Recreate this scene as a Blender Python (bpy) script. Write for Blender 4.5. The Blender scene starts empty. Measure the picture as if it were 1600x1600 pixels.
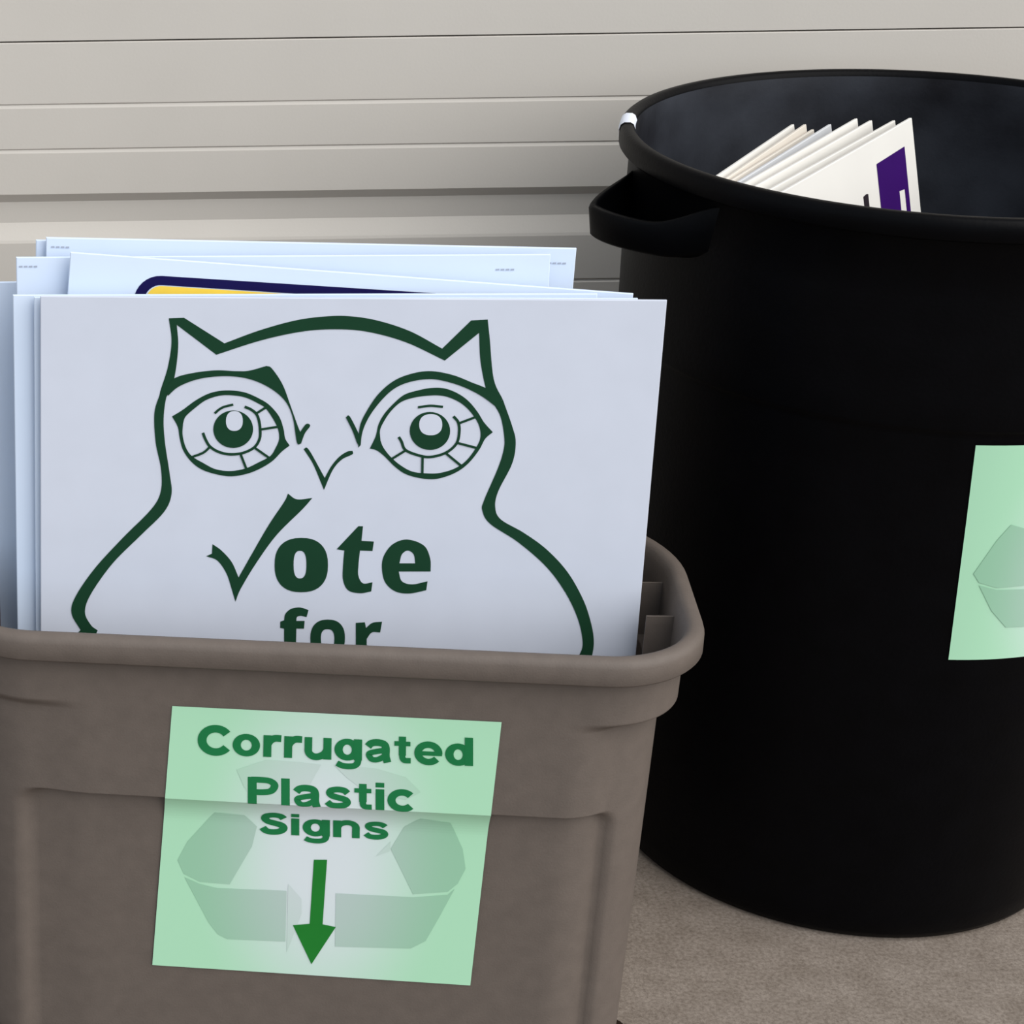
import bpy, bmesh, math
from mathutils.geometry import tessellate_polygon
from mathutils import Vector, Matrix

SC = bpy.context.scene
COL = SC.collection

# ------------------------------------------------------------------ camera
PITCH, ROLL, CAM_H = 0.423, -0.0146, 1.337
cam_data = bpy.data.cameras.new('camera')
cam = bpy.data.objects.new('camera', cam_data)
COL.objects.link(cam)
cam_data.sensor_width = 36.0
cam_data.lens = 3300 / 1600 * 36.0
cam_data.shift_x = 700 / 1600
cam_data.clip_start = 0.05
_R = Vector((1, 0, 0))
_D = Vector((0, -math.sin(PITCH), -math.cos(PITCH)))
_F = Vector((0, math.cos(PITCH), -math.sin(PITCH)))
_ax = _R * math.cos(ROLL) - _D * math.sin(ROLL)
_ay = -(_R * math.sin(ROLL) + _D * math.cos(ROLL))
cam.matrix_world = Matrix(((_ax.x, _ay.x, -_F.x, 0), (_ax.y, _ay.y, -_F.y, 0),
                           (_ax.z, _ay.z, -_F.z, CAM_H), (0, 0, 0, 1)))
SC.camera = cam

# ------------------------------------------------------------------ daylight
world = bpy.data.worlds.new('overcast_sky')
SC.world = world
world.use_nodes = True
bg = world.node_tree.nodes['Background']
bg.inputs['Color'].default_value = (0.80, 0.89, 1.0, 1)
bg.inputs['Strength'].default_value = 0.86

sun_data = bpy.data.lights.new('hazy_sun', 'SUN')
sun_data.energy = 3.5
sun_data.angle = math.radians(70)
sun_data.color = (1.0, 0.965, 0.92)
sun = bpy.data.objects.new('hazy_sun', sun_data)
COL.objects.link(sun)
# light travels towards this direction: from the front right, high up
sun.rotation_euler = Vector((-0.90, 0.75, -1.0)).to_track_quat('-Z', 'Y').to_euler()

SC.view_settings.view_transform = 'Standard'
SC.view_settings.look = 'None'
SC.view_settings.exposure = 0.0
SC.view_settings.gamma = 1.0
SC.view_settings.use_curve_mapping = False

# ------------------------------------------------------------------ traced outlines (millimetres on each board)
ART = {"crown":[[[-165.1,695.2],[-151.5,695.8]],[[-151.5,695.8],[-114.4,672.4]],[[-114.4,672.4],[-82.5,684.8],[-49.5,694.3],[-21.1,698.1],[0.3,698.0],[24.2,694.1],[53.2,684.6],[82.6,668.9]],[[82.6,668.9],[107.3,695.1]],[[107.3,695.1],[122.0,696.0]],[[122.0,696.0],[125.0,677.8],[130.8,641.1],[140.5,621.4]],[[140.5,621.4],[129.7,621.3],[124.2,632.4],[117.8,658.2],[115.1,683.8]],[[115.1,683.8],[85.6,657.9]],[[85.6,657.9],[49.0,674.8],[12.8,684.3],[-18.2,686.0],[-46.7,683.4],[-82.2,675.1],[-121.4,661.8]],[[-121.4,661.8],[-157.8,689.2]],[[-157.8,689.2],[-156.2,668.4],[-159.3,639.4],[-166.2,621.5]],[[-166.2,621.5],[-172.3,623.9],[-165.5,648.7],[-162.3,673.3],[-165.1,695.2]]],
 "flank_r":[[[140.5,621.4],[150.5,596.6],[154.6,581.6],[152.7,561.4],[141.6,534.6],[139.8,519.3],[145.8,507.4],[167.7,494.7],[190.0,478.6],[211.2,456.3],[228.0,428.6],[237.3,404.1],[240.8,386.4],[239.8,371.3],[236.7,357.9]],[[236.7,357.9],[221.2,364.9],[228.0,373.9],[230.4,386.3],[224.5,409.2],[211.1,435.4],[191.2,461.3],[163.5,485.2],[136.3,503.0],[128.2,515.8],[129.2,526.0],[139.8,556.3],[144.0,573.9],[143.9,586.5],[139.0,606.4],[129.7,621.3]]],
 "flank_l":[[[-167.7,638.8],[-172.3,623.9],[-176.8,606.5],[-175.2,578.9],[-169.9,553.7],[-169.8,531.6],[-178.6,514.2],[-204.4,486.4],[-230.5,455.9],[-248.4,427.8],[-252.0,411.1],[-243.4,394.4]],[[-243.4,394.4],[-247.0,388.7],[-231.3,388.9],[-227.2,394.1]],[[-227.2,394.1],[-233.8,399.7],[-239.4,412.5],[-233.9,430.5],[-213.7,461.2],[-187.7,489.1],[-166.6,511.8],[-159.8,529.2],[-161.8,548.7],[-166.7,579.0],[-168.3,601.5],[-166.2,621.5],[-161.6,633.9]]],
 "brow_l":[[[-167.5,628.9],[-159.3,639.4],[-143.8,644.4],[-122.2,647.3],[-103.0,646.7],[-91.0,647.3],[-75.6,651.8]],[[-75.6,651.8],[-70.7,649.4],[-60.6,634.7],[-52.7,614.9],[-46.1,597.5],[-42.9,590.0]],[[-42.9,590.0],[-37.6,597.6],[-34.0,595.8],[-38.5,588.8],[-41.8,578.7]],[[-41.8,578.7],[-45.5,580.0],[-49.9,602.5],[-56.4,617.4],[-67.6,628.4],[-83.5,637.0],[-100.4,641.3],[-119.7,641.7],[-138.8,638.6],[-155.5,631.5],[-166.2,621.5]]],
 "brow_r":[[[10.9,575.4],[11.5,595.5],[17.3,610.5],[27.4,626.7],[41.2,639.2],[57.6,645.9],[74.2,648.0],[93.6,644.5],[110.7,637.9],[126.7,631.2],[140.5,620.1]],[[140.5,620.1],[142.4,609.0],[136.1,613.9],[121.0,624.9],[103.8,633.5],[86.7,638.8],[72.2,640.6],[55.6,638.0],[41.5,631.7],[30.1,620.5],[19.9,605.5],[14.1,590.5],[12.8,575.4]]],
 "brow_tick":[[[-1.7,604.1],[1.9,604.9],[11.8,586.7]],[[11.8,586.7],[10.8,577.9],[4.9,591.6],[-1.7,604.1]]],
 "beak":[[[-39.2,573.7],[-34.3,573.0],[-18.7,546.1]],[[-18.7,546.1],[-13.1,557.5],[-6.2,566.4],[0.9,571.5],[5.7,572.3]],[[5.7,572.3],[5.8,569.0],[-3.7,563.9],[-11.7,553.7],[-19.0,534.6]],[[-19.0,534.6],[-21.7,541.0],[-30.2,559.9],[-39.2,573.7]]],
 "eye_l_out":[[[-160.6,603.7],[-151.4,609.6],[-139.5,618.8],[-128.4,625.1],[-118.0,628.0],[-106.0,628.5],[-93.9,626.6],[-81.7,621.3],[-71.9,615.1],[-62.7,604.4],[-58.3,592.8],[-56.4,583.6],[-52.1,576.9]],[[-52.1,576.9],[-59.2,571.0],[-67.8,561.7],[-79.7,554.0],[-91.8,549.2],[-105.5,547.0],[-119.4,549.0],[-132.5,553.5],[-142.4,561.1],[-149.9,571.9],[-153.3,583.7],[-155.1,593.7],[-160.6,603.7]]],
 "eye_l_in":[[[-150.4,597.1],[-148.1,603.8],[-139.4,612.1],[-129.9,619.3],[-117.9,623.5],[-105.9,624.0],[-93.8,622.0],[-81.6,616.3],[-75.0,611.8],[-67.5,601.1],[-63.1,591.9],[-62.0,582.7],[-65.0,574.3],[-69.6,566.7],[-79.9,560.7],[-91.9,554.7],[-105.7,552.1],[-119.5,553.7],[-131.0,559.5],[-141.7,566.1],[-147.5,574.5],[-150.6,586.2],[-150.4,597.1]]],
 "eye_r_out":[[[21.6,574.7],[26.4,586.6],[28.5,597.6],[33.3,607.6],[41.5,617.6],[50.7,625.8],[62.7,629.9],[74.8,632.3],[87.1,631.9],[99.5,627.1],[109.5,619.9],[118.0,610.1],[124.7,600.1],[133.1,591.1]],[[133.1,591.1],[126.5,584.7],[121.9,574.6],[113.8,562.7],[104.6,554.3],[93.4,548.7],[81.2,545.8],[67.0,547.1],[54.5,551.1],[44.4,558.4],[35.2,567.5],[27.9,572.9],[21.6,574.7]]],
 "eye_r_in":[[[31.0,582.1],[30.1,592.1],[33.6,601.2],[39.3,610.4],[47.6,618.6],[57.9,622.7],[71.7,625.0],[84.8,625.1],[96.3,621.6],[106.3,615.4],[114.7,606.4],[120.5,596.5],[122.1,585.6],[118.3,575.5],[110.2,563.5],[100.1,556.1],[87.1,551.9],[75.7,551.3],[61.4,553.0],[49.7,559.4],[40.4,567.5],[33.9,575.7],[31.0,582.1]]],
 "strokes_l":[[[-132.0,588.4],[-129.5,582.2],[-125.3,575.5],[-117.5,570.5],[-106.9,568.1],[-94.8,569.5],[-84.4,575.0],[-79.8,583.4],[-79.7,592.6],[-81.1,600.9],[-83.7,606.8],[-88.7,610.9],[-94.4,613.3]],[[-121.6,606.9],[-117.6,610.6],[-112.9,613.2],[-104.9,615.3]],[[-84.1,606.8],[-73.5,613.9]],[[-79.3,592.0],[-62.8,594.8]],[[-83.6,574.2],[-69.9,564.6]],[[-96.8,568.2],[-90.9,553.5]],[[-125.3,575.1],[-131.2,569.6],[-141.6,565.3]]],
 "strokes_r":[[[47.5,585.9],[50.3,581.4],[54.2,573.6],[65.9,568.7],[77.5,567.1],[91.3,571.2],[100.5,579.9],[102.5,590.9],[101.1,600.0],[96.4,605.8]],[[63.6,614.0],[74.9,615.6],[86.3,614.6]],[[101.6,599.2],[116.1,605.1]],[[101.3,580.7],[118.7,576.2]],[[90.9,571.2],[106.6,558.5]],[[70.2,567.3],[70.8,551.3]],[[54.4,573.3],[41.0,564.3]]],
 "pupil_l":[[-104.3,592.0],[-86.1,592.2],[-103.8,574.2]],
 "glint_l":[[-103.5,599.9],[-95.8,600.0],[-103.3,590.5]],
 "pupil_r":[[75.7,591.8],[94.1,591.9],[76.7,573.8]],
 "glint_r":[[76.0,597.8],[86.5,597.9],[76.5,587.8]],
 "check":[[[-52.1,530.7],[-43.6,525.3],[-29.4,526.7]],[[-29.4,526.7],[-38.5,515.4],[-61.4,490.3],[-79.6,462.4],[-93.3,436.9],[-97.8,424.1]],[[-97.8,424.1],[-101.7,436.8],[-106.9,452.0],[-115.6,464.6],[-126.4,469.0]],[[-126.4,469.0],[-121.0,471.6]],[[-121.0,471.6],[-120.7,480.9]],[[-120.7,480.9],[-112.2,474.7],[-102.4,463.5],[-95.5,448.3]],[[-95.5,448.3],[-84.6,469.9],[-68.9,500.2],[-55.3,522.7],[-52.1,530.7]]],
 "o1":[[-37.3,461.0],[-12.4,461.3],[-36.3,434.2],[-38.5,461.5],[-32.5,461.6],[-38.0,447.9]],
 "t":[[[-4.9,477.0],[14.3,499.7]],[[14.3,499.7],[18.6,499.7]],[[18.6,499.7],[17.8,485.5]],[[17.8,485.5],[29.3,484.8]],[[29.3,484.8],[28.5,475.5]],[[28.5,475.5],[16.8,475.9]],[[16.8,475.9],[16.0,460.8],[16.5,450.7],[21.1,443.6],[29.9,444.7]],[[29.9,444.7],[29.1,435.6]],[[29.1,435.6],[18.4,433.7],[7.5,436.6],[2.3,446.7],[1.7,460.6],[2.3,475.8]],[[2.3,475.8],[-4.9,477.0]]],
 "e":[[[83.6,455.9],[82.4,469.0],[75.8,481.5],[60.1,487.1],[47.2,482.5],[39.4,471.1],[38.1,458.5],[41.9,444.6],[51.9,435.8],[65.1,433.9],[80.5,437.3]],[[80.5,437.3],[81.2,446.2]],[[81.2,446.2],[67.1,443.0],[57.3,446.0],[53.8,455.6]],[[53.8,455.6],[83.6,455.9]]],
 "e_hole":[[[54.1,463.7],[56.0,472.5],[61.3,476.3],[67.0,472.6],[68.9,463.8]],[[68.9,463.8],[54.1,463.7]]],
 "f":[[[-51.2,397.6],[-54.8,398.3]],[[-54.8,398.3],[-55.0,404.7]],[[-55.0,404.7],[-51.5,406.0]],[[-51.5,406.0],[-50.5,412.4],[-45.2,417.6],[-36.9,419.0],[-28.9,416.5]],[[-28.9,416.5],[-30.5,409.4]],[[-30.5,409.4],[-36.0,410.7],[-39.5,409.3],[-40.0,405.5]],[[-40.0,405.5],[-32.2,405.6]],[[-32.2,405.6],[-32.5,397.8]],[[-32.5,397.8],[-39.7,397.8]],[[-39.7,397.8],[-39.2,366.7]],[[-39.2,366.7],[-50.1,366.6]],[[-50.1,366.6],[-51.2,397.6]]],
 "o2":[[-9.8,388.4],[6.5,388.6],[-9.1,369.6],[-9.8,387.8],[-3.4,387.8],[-9.4,378.1]],
 "r":[[[16.1,404.1],[24.5,404.8]],[[24.5,404.8],[25.9,399.1]],[[25.9,399.1],[31.7,404.3],[40.7,405.6]],[[40.7,405.6],[39.4,394.7]],[[39.4,394.7],[31.6,394.6],[27.0,388.1]],[[27.0,388.1],[28.0,367.4]],[[28.0,367.4],[17.7,367.3]],[[17.7,367.3],[16.1,404.1]]],
 "A_frame":[[-196.5,513.0],[-175.9,534.2],[63.4,533.1],[-187.1,513.1],[-173.5,526.1],[-193.9,524.5]],
 "A_marks":[[5.3,554.2]],
 "B_marks":[[-232.8,734.7],[204.2,729.4]],
 "C_marks":[[-230.4,541.4],[-22.8,537.3],[227.8,536.0]],
 "purple":[[68.9,594.4],[137.3,595.6],[136.6,533.6],[69.8,551.9],[115.1,553.4],[128.2,551.9],[128.1,535.9],[115.8,537.3]],
 "dot":[[31.9,569.8],[43.1,566.8],[39.8,562.0],[31.8,564.2]],
 "paper":[[-140.5,387.4],[153.9,387.2],[145.7,94.4],[-158.1,95.0]],
 "lines":[[[-117.0,339.1],[131.8,340.9],[-116.7,368.9],[129.9,370.0]],[[-69.7,288.5],[81.3,289.9],[-70.4,317.5],[79.7,318.7]],[[-58.5,251.0],[60.6,252.3],[-59.1,275.7],[59.4,277.0]]],
 "arrow":[[-7.0,225.7],[5.2,226.5],[3.7,154.2],[16.2,152.0],[-5.2,107.9],[-24.3,151.3],[-8.4,153.9]],
 "wm":[[[-127.9,198.1],[-113.3,191.5],[-96.8,187.9],[-31.3,189.4],[-30.8,131.8],[-86.3,130.6],[-95.4,135.6],[-104.4,148.4]],[[14.7,189.8],[86.7,190.4],[118.5,195.4],[124.4,202.5],[112.0,169.6],[100.9,142.1],[87.4,132.6],[16.4,129.6]],[[-100.4,272.2],[-72.8,270.8],[-61.0,258.5],[-65.1,236.4],[-85.1,192.9],[-113.3,193.8],[-128.6,201.7],[-134.7,216.6],[-125.5,237.9]],[[63.4,242.2],[74.6,267.3],[88.6,278.9],[115.9,275.3],[128.9,246.5],[133.0,225.0],[126.8,208.2],[118.3,198.7],[86.5,193.7],[73.6,221.0]],[[-80.8,324.3],[-53.8,336.5],[-22.1,335.7],[-4.0,334.2],[-20.8,296.1],[-34.3,289.9],[-61.7,289.5],[-73.5,306.2]],[[7.2,334.8],[45.4,333.2],[72.7,325.6],[86.9,310.7],[73.9,301.9],[37.6,307.7],[19.0,322.4]],[[-30.1,197.3],[-17.1,181.5],[-16.5,164.6],[-29.2,119.6]],[[63.0,250.3],[50.1,233.1],[62.4,239.4]]],
 "cpaper":[[-97.1,580.7],[-94.0,349.0],[-88.18,583.5],[-77.53,346.0]],
 "cwm":[[[-92.66,445.3],[-89.54,481.3],[-87.43,498.0],[-84.95,489.9],[-83.89,482.0],[-82.33,447.2],[-84.21,430.6],[-87.46,429.5],[-91.25,435.7]],[[-91.14,432.8],[-87.36,427.2],[-81.34,425.6],[-79.31,382.6],[-83.7,384.6],[-87.51,404.2]]],
 "gus":[[0.2959,0.0348,0.437],[0.3231,0.0373,0.437],[0.3045,-0.0357,0.437],[0.325,-0.0338,0.437]],
 "boards":{"owl":{"o":[0.25094,1.72251,0.01974],
 "u":[0.99956,-0.02658,-0.01328],
 "v":[0.01645,0.12278,0.9923],
 "n":[0.02474,0.99208,-0.12316],
 "w":0.56278,
 "h":0.71461},
 "F":{"o":[0.23911,1.73172,0.01853],
 "u":[0.99962,-0.02608,-0.00929],
 "v":[0.01242,0.12289,0.99234],
 "n":[0.02474,0.99208,-0.12316],
 "w":0.545,
 "h":0.71341},
 "E":{"o":[0.21576,1.74121,0.01718],
 "u":[0.99967,-0.02548,-0.00445],
 "v":[0.00755,0.12301,0.99238],
 "n":[0.02474,0.99208,-0.12316],
 "w":0.53,
 "h":0.71509},
 "A":{"o":[0.2192,1.77667,0.19799],
 "u":[0.99612,-0.03488,-0.08085],
 "v":[0.08451,0.12068,0.98909],
 "n":[0.02474,0.99208,-0.12316],
 "w":0.51479,
 "h":0.55},
 "B":{"o":[0.20026,1.76871,0.01639],
 "u":[0.99968,-0.02513,-0.00159],
 "v":[0.00467,0.12309,0.99239],
 "n":[0.02474,0.99208,-0.12316],
 "w":0.489,
 "h":0.74312},
 "C":{"o":[0.21407,1.8082,0.21545],
 "u":[0.99921,-0.02837,-0.02777],
 "v":[0.03105,0.12238,0.992],
 "n":[0.02474,0.99208,-0.12316],
 "w":0.48836,
 "h":0.55},
 "C2":{"o":[0.20873,1.81585,0.21103],
 "u":[0.99925,-0.02819,-0.02637],
 "v":[0.02963,0.12242,0.99204],
 "n":[0.02474,0.99208,-0.12316],
 "w":0.4953,
 "h":0.55},
 "D":{"o":[0.1572,1.81332,0.01794],
 "u":[0.99968,-0.02383,0.00884],
 "v":[-0.00583,0.12334,0.99235],
 "n":[0.02474,0.99208,-0.12316],
 "w":0.44,
 "h":0.70722},
 "can0":{"o":[0.91552,2.01132,0.17656],
 "u":[0.6825,0.72872,0.05613],
 "v":[-0.20102,0.11332,0.97301],
 "n":[-0.70269,0.67537,-0.22383],
 "w":0.325,
 "h":0.62},
 "can1":{"o":[0.89863,2.01607,0.17301],
 "u":[0.68269,0.72904,0.04941],
 "v":[-0.19656,0.11809,0.97335],
 "n":[-0.70378,0.67421,-0.22392],
 "w":0.325,
 "h":0.62},
 "can2":{"o":[0.88017,2.02282,0.17201],
 "u":[0.66458,0.74612,0.04039],
 "v":[-0.19456,0.1206,0.97345],
 "n":[-0.72144,0.65479,-0.22531],
 "w":0.325,
 "h":0.62},
 "can3":{"o":[0.86925,2.02983,0.17264],
 "u":[0.65609,0.75363,0.03995],
 "v":[-0.19603,0.11906,0.97334],
 "n":[-0.72878,0.64643,-0.22585],
 "w":0.325,
 "h":0.62},
 "can4":{"o":[0.8504,2.0316,0.16732],
 "u":[0.61249,0.7903,0.01716],
 "v":[-0.19072,0.12667,0.97344],
 "n":[-0.76713,0.59949,-0.22831],
 "w":0.325,
 "h":0.62},
 "can5":{"o":[0.83327,2.02737,0.16424],
 "u":[0.58741,0.80924,-0.00889],
 "v":[-0.18055,0.14176,0.9733],
 "n":[-0.78889,0.57012,-0.22938],
 "w":0.325,
 "h":0.62},
 "can6":{"o":[0.8338,2.04049,0.16601],
 "u":[0.58103,0.81383,0.00915],
 "v":[-0.19194,0.12609,0.97327],
 "n":[-0.79092,0.56726,-0.22947],
 "w":0.325,
 "h":0.62},
 "can7":{"o":[0.82221,2.04068,0.16674],
 "u":[0.56748,0.82338,-0.00326],
 "v":[-0.18749,0.13307,0.97321],
 "n":[-0.80176,0.55167,-0.22989],
 "w":0.325,
 "h":0.62}},
 "TO":[0.2548,1.8127,0.0]}
FLECK = (0.5405, 1.7155, 0.0)

# ------------------------------------------------------------------ materials
def mat(name, col, rough=0.6, spec=0.4, noise=0.0, nscale=40.0, bump=0.0, bscale=200.0, col2=None, tint=None):
    m = bpy.data.materials.new(name)
    m.use_nodes = True
    nt = m.node_tree
    b = nt.nodes['Principled BSDF']
    b.inputs['Roughness'].default_value = rough
    b.inputs['Specular IOR Level'].default_value = spec
    tc = nt.nodes.new('ShaderNodeTexCoord')
    n = nt.nodes.new('ShaderNodeTexNoise')
    n.inputs['Scale'].default_value = nscale
    n.inputs['Detail'].default_value = 6
    nt.links.new(tc.outputs['Object'], n.inputs['Vector'])
    r = nt.nodes.new('ShaderNodeValToRGB')
    r.color_ramp.elements[0].position = 0.3
    r.color_ramp.elements[1].position = 0.7
    c2 = col2 or tuple(min(1, c * (1 + noise)) for c in col)
    c1 = tuple(c * (1 - noise) for c in col) if col2 is None else col
    r.color_ramp.elements[0].color = (*c1, 1)
    r.color_ramp.elements[1].color = (*c2, 1)
    nt.links.new(n.outputs['Fac'], r.inputs['Fac'])
    nt.links.new(r.outputs['Color'], b.inputs['Base Color'])
    if bump:
        n2 = nt.nodes.new('ShaderNodeTexNoise')
        n2.inputs['Scale'].default_value = bscale
        n2.inputs['Detail'].default_value = 3
        nt.links.new(tc.outputs['Object'], n2.inputs['Vector'])
        bp = nt.nodes.new('ShaderNodeBump')
        bp.inputs['Strength'].default_value = bump
        bp.inputs['Distance'].default_value = 0.002
        nt.links.new(n2.outputs['Fac'], bp.inputs['Height'])
        nt.links.new(bp.outputs['Normal'], b.inputs['Normal'])
    return m

M = {}
M['door'] = mat('door_paint', (0.545, 0.508, 0.458), 0.55, 0.3, 0.02, 6, 0.05, 300)
M['gap'] = mat('door_gap', (0.09, 0.075, 0.065), 0.9, 0.1, 0.05)
M['wall'] = mat('wall_render', (0.5, 0.47, 0.43), 0.8, 0.2, 0.05, 8, 0.2, 120)
M['tote'] = mat('taupe_plastic', (0.120, 0.097, 0.082), 0.6, 0.3, 0.06, 60, 0.12, 500)
M['can'] = mat('black_plastic', (0.0013, 0.0013, 0.0018), 0.42, 0.065, 0.2, 30, 0.1, 250)
M['white_cool'] = mat('cool_white_plastic', (0.62, 0.71, 0.85), 0.5, 0.2, 0.015, 8)
M['white_grey'] = mat('pale_grey_plastic', (0.535, 0.565, 0.645), 0.5, 0.2, 0.02, 20)
M['white_warm'] = mat('warm_white_plastic', (0.70, 0.68, 0.64), 0.55, 0.3, 0.02, 12)
M['white_pale'] = mat('pale_plastic', (0.60, 0.61, 0.63), 0.55, 0.3, 0.02, 12)
M['white_cream'] = mat('cream_plastic', (0.66, 0.61, 0.54), 0.55, 0.3, 0.02, 12)
M['ink_green'] = mat('dark_green_ink', (0.008, 0.040, 0.019), 0.6, 0.08, 0.05, 30)
M['ink_navy'] = mat('navy_ink', (0.007,0.005,0.060), 0.6, 0.08, 0.05, 30)
M['ink_yellow'] = mat('yellow_ink', (0.86, 0.60, 0.07), 0.5, 0.3, 0.05, 30)
M['ink_purple'] = mat('purple_ink', (0.030, 0.003, 0.10), 0.6, 0.08, 0.05, 30)
M['ink_black'] = mat('black_ink', (0.02, 0.015, 0.02), 0.6, 0.08, 0.05, 30)
M['ink_faint'] = mat('faint_grey_ink', (0.36, 0.40, 0.49), 0.6, 0.08, 0.05, 30)
M['ink_text'] = mat('leaf_green_ink', (0.013, 0.170, 0.054), 0.6, 0.1, 0.05, 30)
M['ink_arrow'] = mat('bright_green_ink', (0.016, 0.185, 0.026), 0.6, 0.1, 0.05, 30)
M['glint_patch'] = mat('painted_rim_glint', (0.72, 0.76, 0.85), 0.4, 0.4, 0.03, 30)
M['fleck'] = mat('dark_fleck', (0.02, 0.012, 0.008), 0.8, 0.1, 0.2, 100)

def concrete():
    m = mat('concrete', (0.200, 0.165, 0.136), 0.85, 0.2, 0, 30, 0.2, 600, (0.260, 0.220, 0.186))
    nt = m.node_tree
    b = nt.nodes['Principled BSDF']
    ramp = [n for n in nt.nodes if n.type == 'VALTORGB'][0]
    tc = [n for n in nt.nodes if n.type == 'TEX_COORD'][0]
    n = nt.nodes.new('ShaderNodeTexNoise')
    n.inputs['Scale'].default_value = 240
    n.inputs['Detail'].default_value = 9
    n.inputs['Roughness'].default_value = 0.75
    nt.links.new(tc.outputs['Object'], n.inputs['Vector'])
    r = nt.nodes.new('ShaderNodeValToRGB')
    r.color_ramp.elements[0].position = 0.33
    r.color_ramp.elements[1].position = 0.60
    r.color_ramp.elements[0].color = (0.55, 0.52, 0.5, 1)
    r.color_ramp.elements[1].color = (1.08, 1.08, 1.08, 1)
    nt.links.new(n.outputs['Fac'], r.inputs['Fac'])
    mx = nt.nodes.new('ShaderNodeMix')
    mx.data_type = 'RGBA'
    mx.blend_type = 'MULTIPLY'
    mx.inputs['Factor'].default_value = 1
    nt.links.new(ramp.outputs['Color'], mx.inputs['A'])
    nt.links.new(r.outputs['Color'], mx.inputs['B'])
    nt.links.new(mx.outputs['Result'], b.inputs['Base Color'])
    return m
M['concrete'] = concrete()

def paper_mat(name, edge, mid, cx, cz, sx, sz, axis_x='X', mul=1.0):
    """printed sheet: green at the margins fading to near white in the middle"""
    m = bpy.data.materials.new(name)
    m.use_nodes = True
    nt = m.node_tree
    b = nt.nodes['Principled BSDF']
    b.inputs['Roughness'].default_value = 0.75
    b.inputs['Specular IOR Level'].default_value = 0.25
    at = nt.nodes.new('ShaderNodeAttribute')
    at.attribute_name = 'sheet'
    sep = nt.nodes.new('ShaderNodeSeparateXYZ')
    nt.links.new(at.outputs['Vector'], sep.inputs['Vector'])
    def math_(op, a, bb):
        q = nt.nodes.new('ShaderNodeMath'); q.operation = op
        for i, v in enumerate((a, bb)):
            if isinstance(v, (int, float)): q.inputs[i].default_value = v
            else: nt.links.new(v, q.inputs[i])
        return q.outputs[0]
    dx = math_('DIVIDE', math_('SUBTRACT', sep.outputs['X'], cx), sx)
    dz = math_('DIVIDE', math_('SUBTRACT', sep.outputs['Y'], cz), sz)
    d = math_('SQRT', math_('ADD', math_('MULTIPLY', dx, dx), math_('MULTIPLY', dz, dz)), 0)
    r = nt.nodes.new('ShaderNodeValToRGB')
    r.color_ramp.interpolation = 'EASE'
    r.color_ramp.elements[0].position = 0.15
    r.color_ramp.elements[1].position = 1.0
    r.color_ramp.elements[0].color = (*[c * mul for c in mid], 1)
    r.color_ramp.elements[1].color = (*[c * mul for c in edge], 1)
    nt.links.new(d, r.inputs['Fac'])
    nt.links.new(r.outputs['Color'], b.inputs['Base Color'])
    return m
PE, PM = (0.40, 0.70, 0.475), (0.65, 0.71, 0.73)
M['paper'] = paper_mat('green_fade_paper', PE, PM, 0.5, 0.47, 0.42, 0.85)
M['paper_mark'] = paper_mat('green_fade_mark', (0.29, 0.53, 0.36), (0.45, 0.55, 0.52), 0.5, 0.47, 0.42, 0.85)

M['paper_faint'] = paper_mat('green_fade_faint_mark', (0.36, 0.63, 0.43), (0.57, 0.64, 0.64), 0.5, 0.47, 0.42, 0.85)

# ------------------------------------------------------------------ helpers
def mesh_obj(name, verts, faces, m, parent=None, smooth=False):
    me = bpy.data.meshes.new(name)
    me.from_pydata([tuple(v) for v in verts], [], faces)
    me.materials.append(m)
    if smooth:
        me.polygons.foreach_set('use_smooth', [True] * len(me.polygons))
    me.update()
    o = bpy.data.objects.new(name, me)
    COL.objects.link(o)
    if parent:
        o.parent = parent
    return o

def fix_normals(o):
    bm = bmesh.new(); bm.from_mesh(o.data)
    bmesh.ops.recalc_face_normals(bm, faces=bm.faces)
    bm.to_mesh(o.data); bm.free()
    return o

def empty(name, label, cat, mw=None, group=None):
    o = bpy.data.objects.new(name, None)
    COL.objects.link(o)
    o.empty_display_size = 0.05
    if mw is not None:
        o.matrix_world = mw
    o['label'] = label
    o['category'] = cat
    if group:
        o['group'] = group
    return o

def smooth01(a, b, x):
    t = max(0.0, min(1.0, (x - a) / (b - a)))
    return t * t * (3 - 2 * t)

def spline(run, n=6):
    """Catmull-Rom through the points of one run (end point left out)"""
    if len(run) == 2:
        return [tuple(run[0])]
    P = [Vector((p[0], p[1])) for p in run]
    P = [P[0] * 2 - P[1]] + P + [P[-1] * 2 - P[-2]]
    out = []
    for i in range(1, len(P) - 2):
        a, b, c, d = P[i - 1], P[i], P[i + 1], P[i + 2]
        for k in range(n):
            t = k / n
            q = 0.5 * ((2 * b) + (c - a) * t + (2 * a - 5 * b + 4 * c - d) * t * t + (3 * b - a - 3 * c + d) * t ** 3)
            out.append((q.x, q.y))
    return out

def outline(runs):
    pts = []
    for r in runs:
        pts += spline(r)
    return pts

def ellipse(c, ex, ey, n=40, power=2.0):
    """centre and two semi-axis end points"""
    out = []
    for i in range(n):
        a = 2 * math.pi * i / n
        ca, sa = math.cos(a), math.sin(a)
        ca = math.copysign(abs(ca) ** (2 / power), ca)
        sa = math.copysign(abs(sa) ** (2 / power), sa)
        out.append((c[0] + (ex[0] - c[0]) * ca + (ey[0] - c[0]) * sa, c[1] + (ex[1] - c[1]) * ca + (ey[1] - c[1]) * sa))
    return out

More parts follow.
